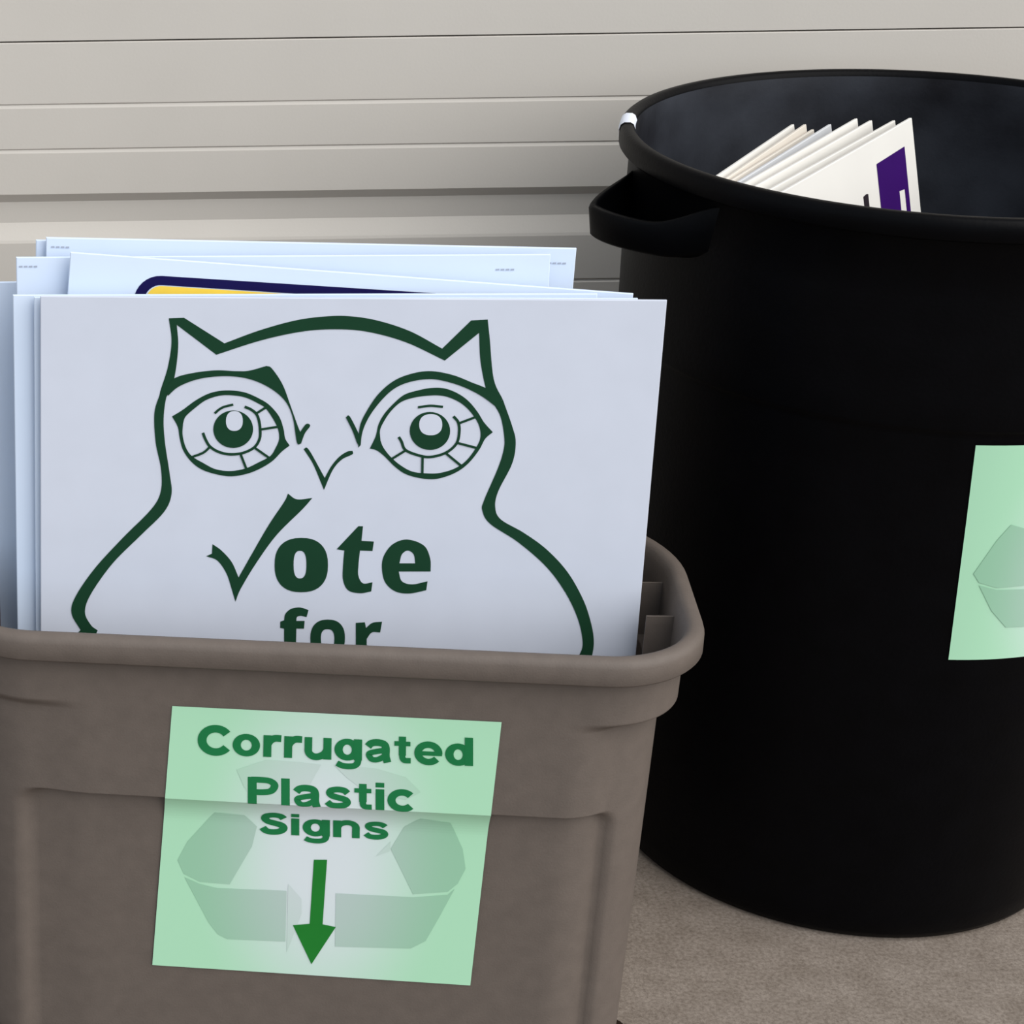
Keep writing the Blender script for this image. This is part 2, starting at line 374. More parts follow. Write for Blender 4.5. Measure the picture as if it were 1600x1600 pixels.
def fill(loops):
    """triangulated flat region (first loop outside, further loops holes) -> 2d verts, tris"""
    if len(loops) == 1:
        lp = []
        for p in loops[0]:
            if not lp or math.hypot(p[0] - lp[-1][0], p[1] - lp[-1][1]) > 1e-3:
                lp.append((p[0], p[1]))
        if math.hypot(lp[0][0] - lp[-1][0], lp[0][1] - lp[-1][1]) < 1e-3:
            lp.pop()
        return lp, [tuple(t) for t in tessellate_polygon([[Vector((x, y, 0)) for x, y in lp]])]
    bm = bmesh.new()
    edges = []
    for lp in loops:
        vs = [bm.verts.new((p[0], p[1], 0)) for p in lp]
        for i in range(len(vs)):
            edges.append(bm.edges.new((vs[i], vs[(i + 1) % len(vs)])))
    bmesh.ops.triangle_fill(bm, edges=edges, use_beauty=True, use_dissolve=False)
    bm.verts.index_update()
    V = [(v.co.x, v.co.y) for v in bm.verts]
    T = [tuple(v.index for v in f.verts) for f in bm.faces]
    bm.free()
    return V, T

def ribbon(pts, w, n=5):
    """stroke of constant width along a smoothed line"""
    c = spline(pts, n) + [tuple(pts[-1])]
    V, T = [], []
    for i, p in enumerate(c):
        a = Vector(c[max(0, i - 1)]); b = Vector(c[min(len(c) - 1, i + 1)])
        d = (b - a).normalized()
        nn = Vector((-d.y, d.x)) * w / 2
        V += [(p[0] + nn.x, p[1] + nn.y), (p[0] - nn.x, p[1] - nn.y)]
        if i:
            k = 2 * i
            T += [(k - 2, k - 1, k + 1), (k - 2, k + 1, k)]
    return V, T

def join2d(parts):
    V, T = [], []
    for q, (v, t) in enumerate(parts):
        k = len(V)
        V += [(p[0], p[1], 0.07 * q) for p in v]      # tiny layering (mm) so that overlapping strokes never coincide
        T += [tuple(i + k for i in f) for f in t]
    return V, T

def print_on(name, vt, m, parent, lift=0.0004):
    """flat print on the face of a board (board local: x right, z up, face at y = 0)"""
    V, T = vt
    o = mesh_obj(name, [(p[0] / 1000, -lift - (p[2] / 1000 if len(p) > 2 else 0), p[1] / 1000) for p in V], T, m, parent)
    return o

def frame_matrix(b):
    u, n, v, o = b['u'], b['n'], b['v'], b['o']
    return Matrix(((u[0], n[0], v[0], o[0]), (u[1], n[1], v[1], o[1]), (u[2], n[2], v[2], o[2]), (0, 0, 0, 1)))

def board_mesh(name, w, h, m, parent, t=0.004):
    """corrugated plastic sheet: thin board with softened edges and the flute ends showing as shallow notches on top"""
    r = 0.0007
    a = w / 2
    prof = [(-a, 0), (a, h)]
    V, F = [], []
    def ring(ins, y):
        k = len(V)
        for x, z in ((-a + ins, ins), (a - ins, ins), (a - ins, h - ins), (-a + ins, h - ins)):
            V.append((x, y, z))
        return k
    ks = [ring(r, 0), ring(0, r), ring(0, t - r), ring(r, t)]
    F.append((ks[0], ks[0] + 1, ks[0] + 2, ks[0] + 3))
    for q in range(3):
        for i in range(4):
            j = (i + 1) % 4
            F.append((ks[q] + i, ks[q + 1] + i, ks[q + 1] + j, ks[q] + j))
    F.append((ks[3] + 3, ks[3] + 2, ks[3] + 1, ks[3]))
    return fix_normals(mesh_obj(name, V, F, m, parent))

# ------------------------------------------------------------------ floor, garage door, wall
def structure(o):
    o['kind'] = 'structure'
    return o

fl = mesh_obj('floor', [(-6, -6, 0), (8, -6, 0), (8, 2.6, 0), (-6, 2.6, 0), (-6, -6, -0.1), (8, -6, -0.1), (8, 2.6, -0.1), (-6, 2.6, -0.1)],
              [(0, 1, 2, 3), (7, 6, 5, 4), (0, 4, 5, 1), (1, 5, 6, 2), (2, 6, 7, 3), (3, 7, 4, 0)], M['concrete'])
structure(fl)
fl['label'] = 'speckled grey-brown concrete floor'

DOOR_Y, DX0, DX1 = 2.47, -2.0, 2.9
door = bpy.data.objects.new('door_1', None)
COL.objects.link(door)
door.location = (0, DOOR_Y, 0)
structure(door)
door['label'] = 'beige ribbed sectional garage door'
# section profile going down from its top seam: (drop, set-back)
PROF = [(0.0010, 0.012), (0.0010, 0.0012), (0.0020, 0.0)]
for g in (0.0745, 0.1285):
    PROF += [(g - 0.0016, 0.0), (g, 0.0014), (g + 0.0040, 0.0)]
PROF += [(0.1825, 0.0), (0.1940, 0.0085), (0.2200, 0.0095), (0.2400, 0.0010), (0.2435, 0.0),
         (0.2980, 0.0), (0.3000, 0.0028), (0.3030, 0.0), (0.3520, 0.0), (0.3540, 0.0028), (0.3570, 0.0),
         (0.4070, 0.0), (0.4185, 0.0085), (0.4445, 0.0095), (0.4645, 0.001), (0.468, 0.0), (0.5290, 0.0), (0.5290, 0.012)]
SEC = 0.530
def door_panel(top, lo=0.0):
    pts = [(top - d, s) for d, s in PROF if top - d >= lo]
    if top - PROF[-1][0] < lo:
        s = pts[-1][1]
        pts += [(lo, s), (lo, 0.012)]
    V, F = [], []
    n = len(pts)
    for x in (DX0, DX1):
        V += [(x, s, z) for z, s in pts]
    for i in range(n - 1):
        F.append((i, i + 1, n + i + 1, n + i))
    k = len(V)
    V += [(DX0, 0.04, pts[0][0]), (DX0, 0.04, pts[-1][0]), (DX1, 0.04, pts[0][0]), (DX1, 0.04, pts[-1][0])]
    F += [(k, k + 2, k + 3, k + 1), (0, n, k + 2, k), (n - 1, k + 1, k + 3, 2 * n - 1)]
    F += [tuple(list(range(n)) + [k + 1, k]), tuple(list(range(2 * n - 1, n - 1, -1)) + [k + 2, k + 3])]
    return fix_normals(mesh_obj('panel', V, F, M['door'], door))
for top in (0.8265 - SEC, 0.8265, 0.8265 + SEC, 0.8265 + 2 * SEC):
    door_panel(top)
# dark weather strip behind the seams
for top in (0.8265 - SEC, 0.8265, 0.8265 + SEC):
    mesh_obj('seam_strip', [(DX0, 0.009, top - 0.002), (DX1, 0.009, top - 0.002), (DX1, 0.009, top + 0.002), (DX0, 0.009, top + 0.002),
                            (DX0, 0.012, top - 0.002), (DX1, 0.012, top - 0.002), (DX1, 0.012, top + 0.002), (DX0, 0.012, top + 0.002)],
             [(0, 1, 2, 3), (7, 6, 5, 4), (0, 4, 5, 1), (2, 6, 7, 3), (1, 5, 6, 2), (0, 3, 7, 4)], M['gap'], door)

def box(name, x0, x1, y0, y1, z0, z1, m, parent=None):
    return mesh_obj(name, [(x0, y0, z0), (x1, y0, z0), (x1, y1, z0), (x0, y1, z0), (x0, y0, z1), (x1, y0, z1), (x1, y1, z1), (x0, y1, z1)],
                    [(3, 2, 1, 0), (4, 5, 6, 7), (0, 1, 5, 4), (1, 2, 6, 5), (2, 3, 7, 6), (3, 0, 4, 7)], m, parent)
TOPZ = 0.8265 + 2 * SEC
w1 = structure(box('wall_left', -6, DX0, 2.42, 2.6, 0, 2.7, M['wall'])); w1['label'] = 'rendered wall left of the garage door'
w2 = structure(box('wall_right', DX1, 8, 2.42, 2.6, 0, 2.7, M['wall'])); w2['label'] = 'rendered wall right of the garage door'
w3 = structure(box('wall_back', DX0, DX1, 2.42, 2.6, TOPZ, 2.7, M['wall'])); w3['label'] = 'rendered wall above the garage door'

# ------------------------------------------------------------------ storage tote
YAW = math.radians(7.3)
TO = ART['TO']
TM = Matrix.Translation(TO) @ Matrix.Rotation(-YAW, 4, 'Z')
tote = empty('storage_tote', 'taupe plastic storage tote filled with white signs', 'storage tote', TM)
A_, AL, BF, BR, RF, RR = 0.324, 0.352, 0.160, 0.160, 0.085, 0.140      # right and left end, front, rear, corner radii

def base_ring():
    pts = []
    def line(p, q, n):
        for i in range(n):
            t = i / n
            pts.append((p[0] + (q[0] - p[0]) * t, p[1] + (q[1] - p[1]) * t, None))
    def arc(c, r, a0, a1, n):
        for i in range(n):
            a = math.radians(a0 + (a1 - a0) * i / n)
            pts.append((c[0] + r * math.cos(a), c[1] + r * math.sin(a), (math.cos(a), math.sin(a))))
    line((-AL + RF, -BF), (A_ - RF, -BF), 70)
    n0 = len(pts); pts[:] = [(x, y, (0, -1)) for x, y, _ in pts]
    arc((A_ - RF, -BF + RF), RF, -90, 0, 18)
    s = len(pts); line((A_, -BF + RF), (A_, BR - RR), 5); pts[s:] = [(x, y, (1, 0)) for x, y, _ in pts[s:]]
    arc((A_ - RR, BR - RR), RR, 0, 90, 18)
    s = len(pts); line((A_ - RR, BR), (-AL + RR, BR), 12); pts[s:] = [(x, y, (0, 1)) for x, y, _ in pts[s:]]
    arc((-AL + RR, BR - RR), RR, 90, 180, 18)
    s = len(pts); line((-AL, BR - RR), (-AL, -BF + RF), 5); pts[s:] = [(x, y, (-1, 0)) for x, y, _ in pts[s:]]
    arc((-AL + RF, -BF + RF), RF, 180, 270, 18)
    return pts
RING = base_ring()
BODY_IN, TAPER = 0.006, -0.003
ZREC = 0.2900
def recess(x, z):
    hw, r = 0.283, 0.022
    cz, hz = (ZREC - 0.2) / 2, (ZREC + 0.2) / 2
    x += 0.007
    qx, qz = abs(x) - (hw - r), abs(z - cz) - (hz - r)
    sd = math.hypot(max(qx, 0), max(qz, 0)) + min(max(qx, qz), 0) - r
    soft = 0.004 + 0.012 * smooth01(0.245, 0.275, abs(x))
    return 0.0100 * smooth01(0, 1, -sd / soft)
def body_inset(x, y, ny, z):
    w = smooth01(0.215, 0.275, abs(x))
    i = BODY_IN + (TAPER + (0.008 * w if x > 0 else 0)) * max(0, (0.42 - z) / 0.42) + (0.016 if x > 0 else 0.006) * w * (1 - smooth01(0.377, 0.388, z))
    if ny < -0.4:
        i += recess(x, z)
    return i
lv = [0.432, 0.420, 0.405, 0.394] + [0.389 - 0.0011 * k for k in range(12)] + [0.372, 0.362, 0.35, 0.335, 0.32, 0.31, 0.302] \
     + [0.2935 - 0.0007 * k for k in range(14)] + [0.281, 0.277, 0.272, 0.262, 0.25, 0.23, 0.2, 0.17, 0.14, 0.11, 0.08, 0.055, 0.045, 0.038, 0.033, 0.028, 0.015, 0.006]
rows = []       # list of (z, function ring point -> inset)
for z in reversed(lv):
    rows.append((z, (lambda p, z=z: body_inset(p[0], p[1], p[2][1], z) + 0.0035)))           # inner wall, upwards
rows += [(0.448, lambda p: 0.0085), (0.456, lambda p: 0.0060), (0.4593, lambda p: 0.0030), (0.460, lambda p: 0.0),
         (0.4592, lambda p: -0.0045), (0.4565, lambda p: -0.0085), (0.452, lambda p: -0.0100), (0.4365, lambda p: -0.0104),
         (0.4345, lambda p: -0.0088), (0.4342, lambda p: 0.0035), (0.4335, lambda p: BODY_IN)]
for z in lv:
    rows.append((z, (lambda p, z=z: body_inset(p[0], p[1], p[2][1], z))))                    # outer wall, downwards
rows += [(0.002, lambda p: body_inset(p[0], p[1], p[2][1], 0) + 0.001), (0.0, lambda p: body_inset(p[0], p[1], p[2][1], 0) + 0.004)]
V, F = [], []
N = len(RING)
for z, f in rows:
    for p in RING:
        i = f(p)
        V.append((p[0] - p[2][0] * i, p[1] - p[2][1] * i, z))
for r in range(len(rows) - 1):
    for i in range(N):
        j = (i + 1) % N
        F.append((r * N + i, r * N + j, (r + 1) * N + j, (r + 1) * N + i))
F.append(tuple(range(N - 1, -1, -1)))
F.append(tuple((len(rows) - 1) * N + i for i in range(N)))
body = fix_normals(mesh_obj('body', V, F, M['tote'], tote, True))
body.data.polygons.foreach_set('use_smooth', [len(p.vertices) == 4 for p in body.data.polygons])
# gusset ribs inside the two end pockets
def rib(x0, x1, y):
    s = 1 if x1 > 0 else -1
    t = 0.0011
    zt, zb = 0.440, 0.384
    vv = []
    for yy in (y - t, y + t):
        vv += [(x0, yy, zb), (x1, yy, zb), (x1, yy, zt), (x0 + 0.0 * s, yy, zt - 0.001)]
    return fix_normals(mesh_obj('rib', vv, [(0, 1, 2, 3), (7, 6, 5, 4), (0, 4, 5, 1), (1, 5, 6, 2), (2, 6, 7, 3), (3, 7, 4, 0)], M['tote'], tote))
for s in (1, -1):
    for y in (-0.035, 0.036, 0.095):
        e = 0.3160 if y < 0.05 else 0.300
        e += 0.026 if s < 0 else 0
        rib(s * (e - 0.026), s * e, y)

# ------------------------------------------------------------------ boards standing in the tote
GS = 'white signs standing in the taupe tote'
def sign(key, label, m, name='yard_sign', group=GS):
    b = ART['boards'][key]
    e = empty(name, label, 'sign', frame_matrix(b), group)
    board_mesh('board', b['w'], b['h'], M[m], e)
    return e

owl = sign('owl', 'white sign with a dark green owl outline and the words Vote for', 'white_grey')
G = M['ink_green']
ol = print_on('owl_outline', join2d([fill([outline(ART['crown'])]), fill([outline(ART['flank_r'])]), fill([outline(ART['flank_l'])])]), G, owl)
print_on('eyebrow', fill([outline(ART['brow_l'])]), G, owl, 0.0007)
print_on('eyebrow', join2d([fill([outline(ART['brow_r'])]), fill([outline(ART['brow_tick'])])]), G, owl, 0.0007)
print_on('beak', fill([outline(ART['beak'])]), G, owl)
for s in 'lr':
    ring_ = fill([outline(ART['eye_%s_out' % s]), outline(ART['eye_%s_in' % s])])
    st = [ribbon(p, 2.5 if k == 0 else 2.2) for k, p in enumerate(ART['strokes_' + s])]
    eye = print_on('eye', join2d([ring_] + st), G, owl, 0.0005)
    print_on('pupil', fill([ellipse(*ART['pupil_' + s])]), G, eye, 0.0006)
    print_on('glint', fill([ellipse(*ART['glint_' + s], power=2.3)]), M['white_grey'], eye, 0.0009)
print_on('check_mark', fill([outline(ART['check'])]), G, owl)
for k in ('o1', 'o2'):
    q = ART[k]
    print_on('letter_o', fill([ellipse(*q[:3], power=2.4), ellipse(*q[3:], power=2.6)]), G, owl)
print_on('letter_t', fill([outline(ART['t'])]), G, owl)
print_on('letter_e', fill([outline(ART['e']), outline(ART['e_hole'])]), G, owl)
print_on('letter_f', fill([outline(ART['f'])]), G, owl)
print_on('letter_r', fill([outline(ART['r'])]), G, owl)

sign('F', 'white sign directly behind the owl sign, showing as the thinnest strip at its left', 'white_cool')
sign('E', 'white sign showing as the wider bright strip left of the owl sign', 'white_cool')
sa = sign('A', 'white sign with a navy and yellow rounded frame, tilted behind the owl sign', 'white_cool')
def rrect(x0, x1, z0, z1, r, n=8):
    pts = []
    for cx, cz, a0 in ((x1 - r, z1 - r, 0), (x0 + r, z1 - r, 90), (x0 + r, z0 + r, 180), (x1 - r, z0 + r, 270)):
        for i in range(n + 1):
            a = math.radians(a0 + 90 * i / n)
            pts.append((cx + r * math.cos(a), cz + r * math.sin(a)))
    return pts
fx, fz = ART['A_frame'][0][0], ART['A_frame'][1][1]
def turn(pts, a=math.radians(0.6)):
    return [(fx + (x - fx) * math.cos(a) - (z - fz) * math.sin(a), fz + (x - fx) * math.sin(a) + (z - fz) * math.cos(a)) for x, z in pts]
print_on('printed_frame', fill([turn(rrect(fx, fx + 410, fz - 300, fz, 24)), turn(rrect(fx + 9.5, fx + 400, fz - 290, fz - 8.5, 15))]), M['ink_navy'], sa)
print_on('printed_field', fill([turn(rrect(fx + 11, fx + 399, fz - 289, fz - 9.3, 14))]), M['ink_yellow'], sa)
def marks(key, e):
    for q, (x, z) in enumerate(ART[key]):
        wd = 9 if not (key == 'C_marks' and q == 1) else 16
        parts = []
        for k in range(4):
            x0 = x - wd + k * wd / 2
            parts.append(fill([[(x0, z - 0.9), (x0 + wd * 0.36, z - 0.9), (x0 + wd * 0.36, z + 0.7), (x0, z + 0.5)]]))
        print_on('small_print', join2d(parts), M['ink_faint'], e)
sb = sign('B', 'white sign with tiny grey print at its top corners, behind the tilted one', 'white_cool')
marks('B_marks', sb)
sc_ = sign('C', 'tallest white sign in the tote, with a dark smudge at its top middle', 'white_cool')
marks('C_marks', sc_)
sign('C2', 'white sign directly behind the tallest one, its upper left corner peeking out', 'white_cool')
sign('D', 'shaded white sign at the far left rear of the tote, lower than the rest', 'white_cool')

# ------------------------------------------------------------------ printed sheet on the tote
def paper_y(z):
    i = BODY_IN + TAPER * max(0, (0.42 - z) / 0.42)
    t = max(0.0, min(1.0, (0.2895 - z) / 0.030))
    i += 0.0095 * (1 - (1 - t) ** 2.2)
    return -BF + i - 0.0010
BIS = [0.2895 - 0.030 * k / 10 for k in range(11)]
def on_tote(name, vt, m, parent, lift):
    """map flat print (mm on the tote front) on to the sheet, folded where the sheet dips into the recess"""
    V, T = vt
    bm = bmesh.new()
    vs = [bm.verts.new((p[0] / 1000, p[2] / 1000 if len(p) > 2 else 0, p[1] / 1000)) for p in V]
    for t in T:
        try: bm.faces.new([vs[i] for i in t])
        except ValueError: pass
    for z in BIS:
        bmesh.ops.bisect_plane(bm, geom=bm.verts[:] + bm.edges[:] + bm.faces[:], plane_co=(0, 0, z), plane_no=(0, 0, 1), dist=1e-6)
    PX = ART['paper']
    x0, x1, z0, z1 = -150, 150, 95, 387
    me = bpy.data.meshes.new(name)
    for v in bm.verts:
        v.co.y = paper_y(v.co.z) - lift - v.co.y
    bm.normal_update()
    for f in bm.faces:
        if f.normal.y > 0: f.normal_flip()
    bm.to_mesh(me); bm.free()
    at = me.attributes.new('sheet', 'FLOAT_VECTOR', 'POINT')
    for i, v in enumerate(me.vertices):
        at.data[i].vector = ((v.co.x * 1000 - x0) / (x1 - x0), (v.co.z * 1000 - z0) / (z1 - z0), 0)
    me.materials.append(m)
    o = bpy.data.objects.new(name, me)
    COL.objects.link(o)
    o.parent = parent
    return o
sheet = empty('paper_notice', 'pale green paper notice reading Corrugated Plastic Signs taped on the tote front', 'paper notice', TM, 'green recycling notices')
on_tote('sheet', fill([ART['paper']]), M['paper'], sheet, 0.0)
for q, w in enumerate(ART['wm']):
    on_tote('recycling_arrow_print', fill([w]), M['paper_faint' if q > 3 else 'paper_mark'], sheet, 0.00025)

def arc(cx, cy, rx, ry, a0, a1, n=14):
    return [(cx + rx * math.cos(math.radians(a0 + (a1 - a0) * k / n)), cy + ry * math.sin(math.radians(a0 + (a1 - a0) * k / n))) for k in range(n + 1)]
def bar(x0, x1, y0, y1):
    return fill([[(x0, y0), (x1, y0), (x1, y1), (x0, y1)]])
def bowl(cx, cy, rx, ry, w=0.245, h=0.195):
    return fill([ellipse((cx, cy), (cx + rx, cy), (cx, cy + ry), 36), ellipse((cx, cy), (cx + rx - w, cy), (cx, cy + ry - h), 36)])
SW = 0.20
S_PTS = [(0.66, 0.53), (0.56, 0.62), (0.38, 0.645), (0.20, 0.60), (0.16, 0.50), (0.25, 0.41), (0.42, 0.36), (0.60, 0.30), (0.65, 0.20), (0.56, 0.11), (0.38, 0.075), (0.20, 0.10), (0.09, 0.20)]
def glyph(ch):
    """heavy sans letter, cap height 1 -> (parts, width)"""
    if ch == 'o': return [bowl(0.41, 0.36, 0.41, 0.375)], 0.82
    if ch == 'C': return [ribbon(arc(0.52, 0.5, 0.41, 0.41, 36, 324, 22), 0.265)], 0.93
    if ch == 'c': return [ribbon(arc(0.40, 0.36, 0.30, 0.285, 40, 320, 18), 0.225)], 0.76
    if ch == 'e': return [ribbon(arc(0.41, 0.36, 0.305, 0.29, -4, 322, 20), 0.215), bar(0.12, 0.81, 0.285, 0.425)], 0.80
    if ch == 'd': return [bowl(0.38, 0.36, 0.38, 0.375), bar(0.575, 0.815, 0, 1)], 0.81
    if ch == 'g': return [bowl(0.38, 0.36, 0.38, 0.365), bar(0.575, 0.815, 0.02, 0.72), ribbon([(0.705, 0.06), (0.68, -0.08), (0.58, -0.17), (0.40, -0.195), (0.22, -0.17), (0.08, -0.10)], 0.195)], 0.81
    if ch == 'a': return [ribbon([(0.08, 0.50), (0.18, 0.61), (0.36, 0.645), (0.55, 0.60), (0.61, 0.46), (0.61, 0.20), (0.66, -0.01)], 0.225), ribbon([(0.60, 0.40), (0.40, 0.36), (0.18, 0.30), (0.11, 0.225), (0.20, 0.08), (0.38, 0.08), (0.58, 0.20)], 0.18)], 0.76
    if ch == 't': return [bar(0.13, 0.34, 0.25, 0.93), ribbon([(0.235, 0.28), (0.24, 0.17), (0.30, 0.09), (0.48, 0.085)], 0.18), bar(0.0, 0.47, 0.57, 0.72)], 0.49
    if ch == 'r': return [bar(0, 0.24, 0, 0.72), ribbon([(0.10, 0.36), (0.20, 0.54), (0.34, 0.63), (0.53, 0.63)], 0.225)], 0.52
    if ch == 'u': return [bar(0.545, 0.785, 0, 0.72), ribbon([(0.10, 0.72), (0.10, 0.45), (0.11, 0.22), (0.22, 0.10), (0.38, 0.08), (0.56, 0.17), (0.66, 0.32)], 0.225)], 0.775
    if ch == 'n': return [bar(0, 0.24, 0, 0.72), ribbon([(0.11, 0.38), (0.20, 0.55), (0.38, 0.64), (0.56, 0.61), (0.67, 0.48), (0.675, 0.25), (0.675, 0)], 0.225)], 0.785
    if ch == 'l': return [bar(0, 0.24, 0, 1)], 0.24
    if ch == 'i': return [bar(0, 0.24, 0, 0.72), bar(0, 0.24, 0.83, 1)], 0.24
    if ch == 'P': return [bar(0, 0.25, 0, 1), ribbon([(0.10, 0.905), (0.38, 0.91), (0.60, 0.89), (0.735, 0.79), (0.745, 0.66), (0.64, 0.51), (0.40, 0.46), (0.10, 0.46)], 0.215)], 0.84
    if ch == 's': return [ribbon(S_PTS, 0.20)], 0.75
    if ch == 'S': return [ribbon([(x * 1.12, y * 1.38) for x, y in S_PTS], 0.245)], 0.86
for word, (bl, br, tl_, tr_) in zip(('Corrugated', 'Plastic', 'Signs'), ART['lines']):
    V, T, pen = [], [], 0.0
    for ch in word:
        gl, wdt = glyph(ch)
        gv, gt = join2d(gl)
        if ch in 'ocegarundsit':
            gv = [(x, y * 1.06 if y < 0.78 else y, l) for x, y, l in gv]
        k0 = len(V)
        V += [(x + pen, y, l) for x, y, l in gv]
        T += [tuple(q + k0 for q in t) for t in gt]
        pen += wdt + 0.10
    xa, xb = min(v[0] for v in V), max(v[0] for v in V)
    out = []
    for x, t, l in V:
        s = (x - xa) / (xb - xa)
        b0 = (bl[0] + (br[0] - bl[0]) * s, bl[1] + (br[1] - bl[1]) * s)
        t0 = (tl_[0] + (tr_[0] - tl_[0]) * s, tl_[1] + (tr_[1] - tl_[1]) * s)
        out.append((b0[0] + (t0[0] - b0[0]) * t, b0[1] + (t0[1] - b0[1]) * t, l))
    on_tote('lettering', (out, T), M['ink_text'], sheet, 0.0005)
on_tote('arrow', fill([ART['arrow']]), M['ink_arrow'], sheet, 0.0005)

# ------------------------------------------------------------------ black round bin
CX, CY = 0.879, 2.085
can = empty('trash_can', 'tall round black plastic trash can with molded side handle', 'trash can', Matrix.Translation((CX, CY, 0)))
PR = [(0.0, 0.006), (0.225, 0.006), (0.236, 0.0), (0.244, 0.002), (0.249, 0.010), (0.2512, 0.03), (0.2685, 0.30), (0.2862, 0.586), (0.2868, 0.591),
      (0.2895, 0.5935), (0.2902, 0.597), (0.2905, 0.62), (0.2935, 0.72), (0.2940, 0.776), (0.2960, 0.7775), (0.3035, 0.778), (0.3055, 0.7805),
      (0.3058, 0.792), (0.3045, 0.7975), (0.3015, 0.8000), (0.2955, 0.8003), (0.2925, 0.7985), (0.2905, 0.794), (0.2895, 0.77), (0.2885, 0.72), (0.2860, 0.60),
      (0.2820, 0.58), (0.2650, 0.30), (0.2470, 0.03), (0.240, 0.016), (0.0, 0.016)]
def lathe(name, prof, m, parent, seg=144):
    V, F = [], []
    n = len(prof)
    for r, z in prof:
        if r == 0:
            V.append((0, 0, z))
        else:
            V += [(r * math.cos(2 * math.pi * k / seg), r * math.sin(2 * math.pi * k / seg), z) for k in range(seg)]
    idx = []; c = 0
    for r, z in prof:
        idx.append(c); c += 1 if r == 0 else seg
    for i in range(n - 1):
        a, b = idx[i], idx[i + 1]
        for k in range(seg):
            l = (k + 1) % seg
            if prof[i][0] == 0: F.append((a, b + k, b + l))
            elif prof[i + 1][0] == 0: F.append((a + k, b, a + l))
            else: F.append((a + k, b + k, b + l, a + l))
    return fix_normals(mesh_obj(name, V, F, m, parent, True))
cb = lathe('body', PR, M['can'], can)
M['can_inside'] = mat('sheen_and_scuff_black_plastic', (0.004, 0.004, 0.006), 0.6, 0.15, 0, 7, 0.1, 250, (0.034, 0.038, 0.048))  # inner wall made lighter: sky sheen put into the colour, plus some scuffing
cb.data.materials.append(M['can_inside'])
for p in cb.data.polygons:
    c = p.center
    if 0.02 < c.z < 0.793 and p.normal.dot(Vector((c.x, c.y, 0))) < 0:
        p.material_index = 1

def handle(turn):
    """cupped handle below the rim: an outward band with a floor, steep at the rear and sweeping back at the front"""
    V, F = [], []
    n = 36
    for k in range(n + 1):
        ang = 173.5 + 40.0 * k / n
        a = math.radians(ang + turn)
        b1 = 0.064 * (smooth01(173.5, 188.5, ang) * 0.55 + 0.45 * max(0, min(1, (ang - 173.5) / 13)))
        bulge = min(b1, 0.064 * (1 - smooth01(186, 213.5, ang) ** 1.15))
        zt = 0.745 + 0.018 * max(0, min(1, (187 - ang) / 13.5)) + 0.031 * smooth01(198, 213, ang)
        zb = 0.712 + 0.014 * smooth01(200, 213, ang)
        ro, ri = 0.291 + bulge, 0.287 + bulge - 0.0055 * min(1, bulge / 0.02)
        for r, z in ((ro - 0.002, zt), (ro, zt - 0.003), (ro - 0.004, zb + 0.003), (ro - 0.008, zb), (0.286, zb - 0.004), (0.286, zb + 0.004), (ri - 0.004, zb + 0.006), (ri, zt - 0.003), (ri + 0.001, zt)):
            V.append((r * math.cos(a), r * math.sin(a), z))
    m = 9
    for k in range(n):
        for i in range(m):
            j = (i + 1) % m
            F.append((k * m + i, k * m + j, (k + 1) * m + j, (k + 1) * m + i))
    F += [tuple(range(m)), tuple(n * m + i for i in range(m - 1, -1, -1))]
    return fix_normals(mesh_obj('handle', V, F, M['can'], can, True))
handle(0)
handle(180)
# painted glint: pale patch wrapped over the rim where it catches light
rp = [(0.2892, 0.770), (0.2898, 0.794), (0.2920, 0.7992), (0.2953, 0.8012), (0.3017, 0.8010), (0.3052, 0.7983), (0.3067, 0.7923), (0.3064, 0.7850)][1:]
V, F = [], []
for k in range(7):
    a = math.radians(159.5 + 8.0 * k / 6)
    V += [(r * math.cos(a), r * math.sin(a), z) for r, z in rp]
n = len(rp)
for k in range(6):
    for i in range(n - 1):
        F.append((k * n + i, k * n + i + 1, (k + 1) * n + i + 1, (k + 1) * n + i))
st = mesh_obj('rim_glint', V, F, M['glint_patch'], can, True)
st['label'] = 'small painted white glint of light on the rim'

# notice on the bin
def on_can(name, pts2d, m, parent, lift, tris=None):
    def rad(z):
        return 0.2512 + (0.2862 - 0.2512) * (z - 0.03) / (0.586 - 0.03)
    V = []
    for a, z in pts2d:
        r = rad(z / 1000) + lift
        V.append((r * math.cos(math.radians(a)), r * math.sin(math.radians(a)), z / 1000))
    o = mesh_obj(name, V, tris, m, parent, True)
    at = o.data.attributes.new('sheet', 'FLOAT_VECTOR', 'POINT')
    for i, (a, z) in enumerate(pts2d):
        at.data[i].vector = ((a + 96) / 58, (z - 347) / 233, 0)
    return o
def grid_clip(poly, step=2.0):
    """split a polygon into narrow angular strips so that it bends round the bin"""
    V, T = fill([poly])
    bm = bmesh.new()
    vs = [bm.verts.new((a, 0, z)) for a, z in V]
    for t in T: bm.faces.new([vs[i] for i in t])
    a0, a1 = min(v[0] for v in V), max(v[0] for v in V)
    k = math.ceil(a0 / step) * step
    while k < a1:
        bmesh.ops.bisect_plane(bm, geom=bm.verts[:] + bm.edges[:] + bm.faces[:], plane_co=(k, 0, 0), plane_no=(1, 0, 0), dist=1e-5)
        k += step
    bm.verts.index_update()
    out = [(v.co.x, v.co.z) for v in bm.verts]
    tr = [tuple(v.index for v in f.verts) for f in bm.faces]
    bm.free()
    return out, tr
CM = Matrix.Translation((CX, CY, 0))
s2 = empty('paper_notice', 'pale green paper notice with recycling arrows stuck on the black trash can', 'paper notice', CM, 'green recycling notices')
cp = ART['cpaper']
v_, t_ = grid_clip([tuple(cp[0]), tuple(cp[1]), (-36.5, 347), (-39, 582)])
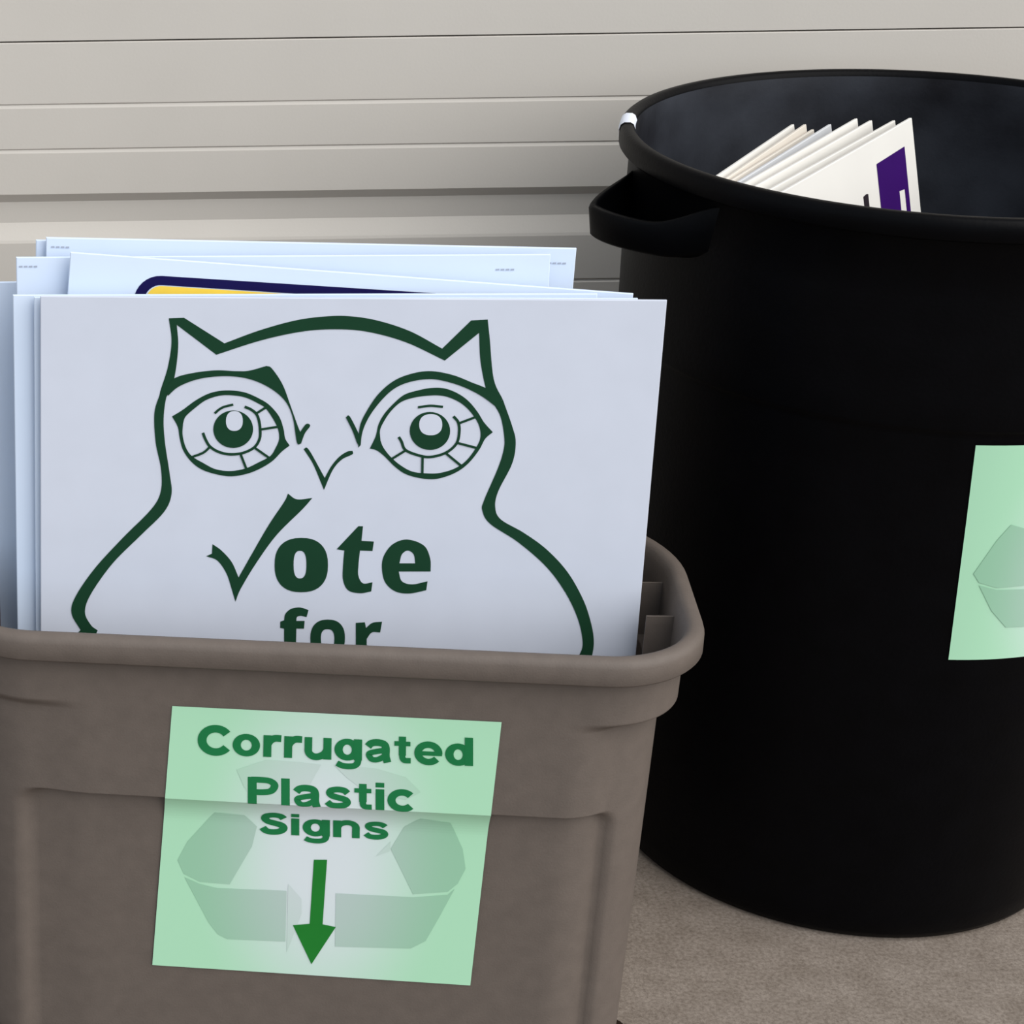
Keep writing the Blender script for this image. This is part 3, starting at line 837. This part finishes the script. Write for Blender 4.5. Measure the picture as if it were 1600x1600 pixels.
on_can('sheet', v_, M['paper'], s2, 0.0012, t_)
for w in ART['cwm']:
    w = [(a, z) for a, z in w]
    right = max(a for a, z in w)
    w = [((a + 14 * ((a + 90) / 30 if a > right - 3 else 0)) if a > right - 3 else a, z) for a, z in w]
    v_, t_ = grid_clip(w)
    on_can('recycling_arrow_print', v_, M['paper_mark'], s2, 0.0017, t_)

# boards standing in the bin
GC = 'signs standing in the black trash can'
order = ['front-most cream sign in the trash can, printed with a purple letter', 'second sign from the right in the trash can row',
         'third sign from the right in the trash can row', 'fourth sign from the right, among the tallest in the trash can',
         'fifth sign from the right in the trash can row', 'short sign third from the left in the trash can row',
         'second sign from the left in the trash can row', 'left-most sign in the trash can, resting nearest the handle']
mats = ['white_warm', 'white_warm', 'white_warm', 'white_warm', 'white_pale', 'white_cream', 'white_cream', 'white_warm']
first = None
for i, (lab, mm) in enumerate(zip(order, mats)):
    e = sign('can%d' % i, lab, mm, 'yard_sign', GC)
    if i == 0: first = e
q = ART['purple']
bC = ART['boards']['can0']
zl = q[2][1] - 120
print_on('printed_letter', fill([[q[0], q[1], (q[1][0] - 0.3, q[4][1] + 1), q[5], (q[5][0] + 0.4, zl), (q[5][0] + 9, zl)][:0] +
         [q[0], q[1], (q[1][0], zl), (q[5][0], zl), (q[5][0], q[5][1]), (q[4][0], q[4][1]), (q[4][0], zl), (q[0][0] + 0.8, zl)]]), M['ink_purple'], first)
d = ART['dot']
cx_, cz_ = (d[0][0] + d[1][0]) / 2, d[0][1]
wd = (d[1][0] - d[0][0])
print_on('printed_mark', fill([[(cx_ - wd * 0.5, cz_), (cx_ + wd * 0.1, cz_ + 1), (cx_ + wd * 0.5, cz_), (cx_ + wd * 0.5, cz_ - 60), (cx_ - wd * 0.4, cz_ - 60)]]), M['ink_black'], first)

# ------------------------------------------------------------------ small thin dark shape on the floor
V = [(0, 0, 0.001), (0.006, -0.010, 0.003), (0.016, -0.030, 0.002), (0.010, -0.042, 0.001), (-0.001, -0.024, 0.004), (-0.002, -0.010, 0.002)]
V = V + [(x, y, z + 0.0012) for x, y, z in V]
F = [(5, 4, 3, 2, 1, 0), (6, 7, 8, 9, 10, 11)] + [(i, (i + 1) % 6, 6 + (i + 1) % 6, 6 + i) for i in range(6)]
fleck = fix_normals(mesh_obj('dark_fleck', V, F, M['fleck']))
fleck.location = FLECK
fleck['label'] = 'small dark fleck on the concrete beside the tote'
fleck['category'] = 'fleck'
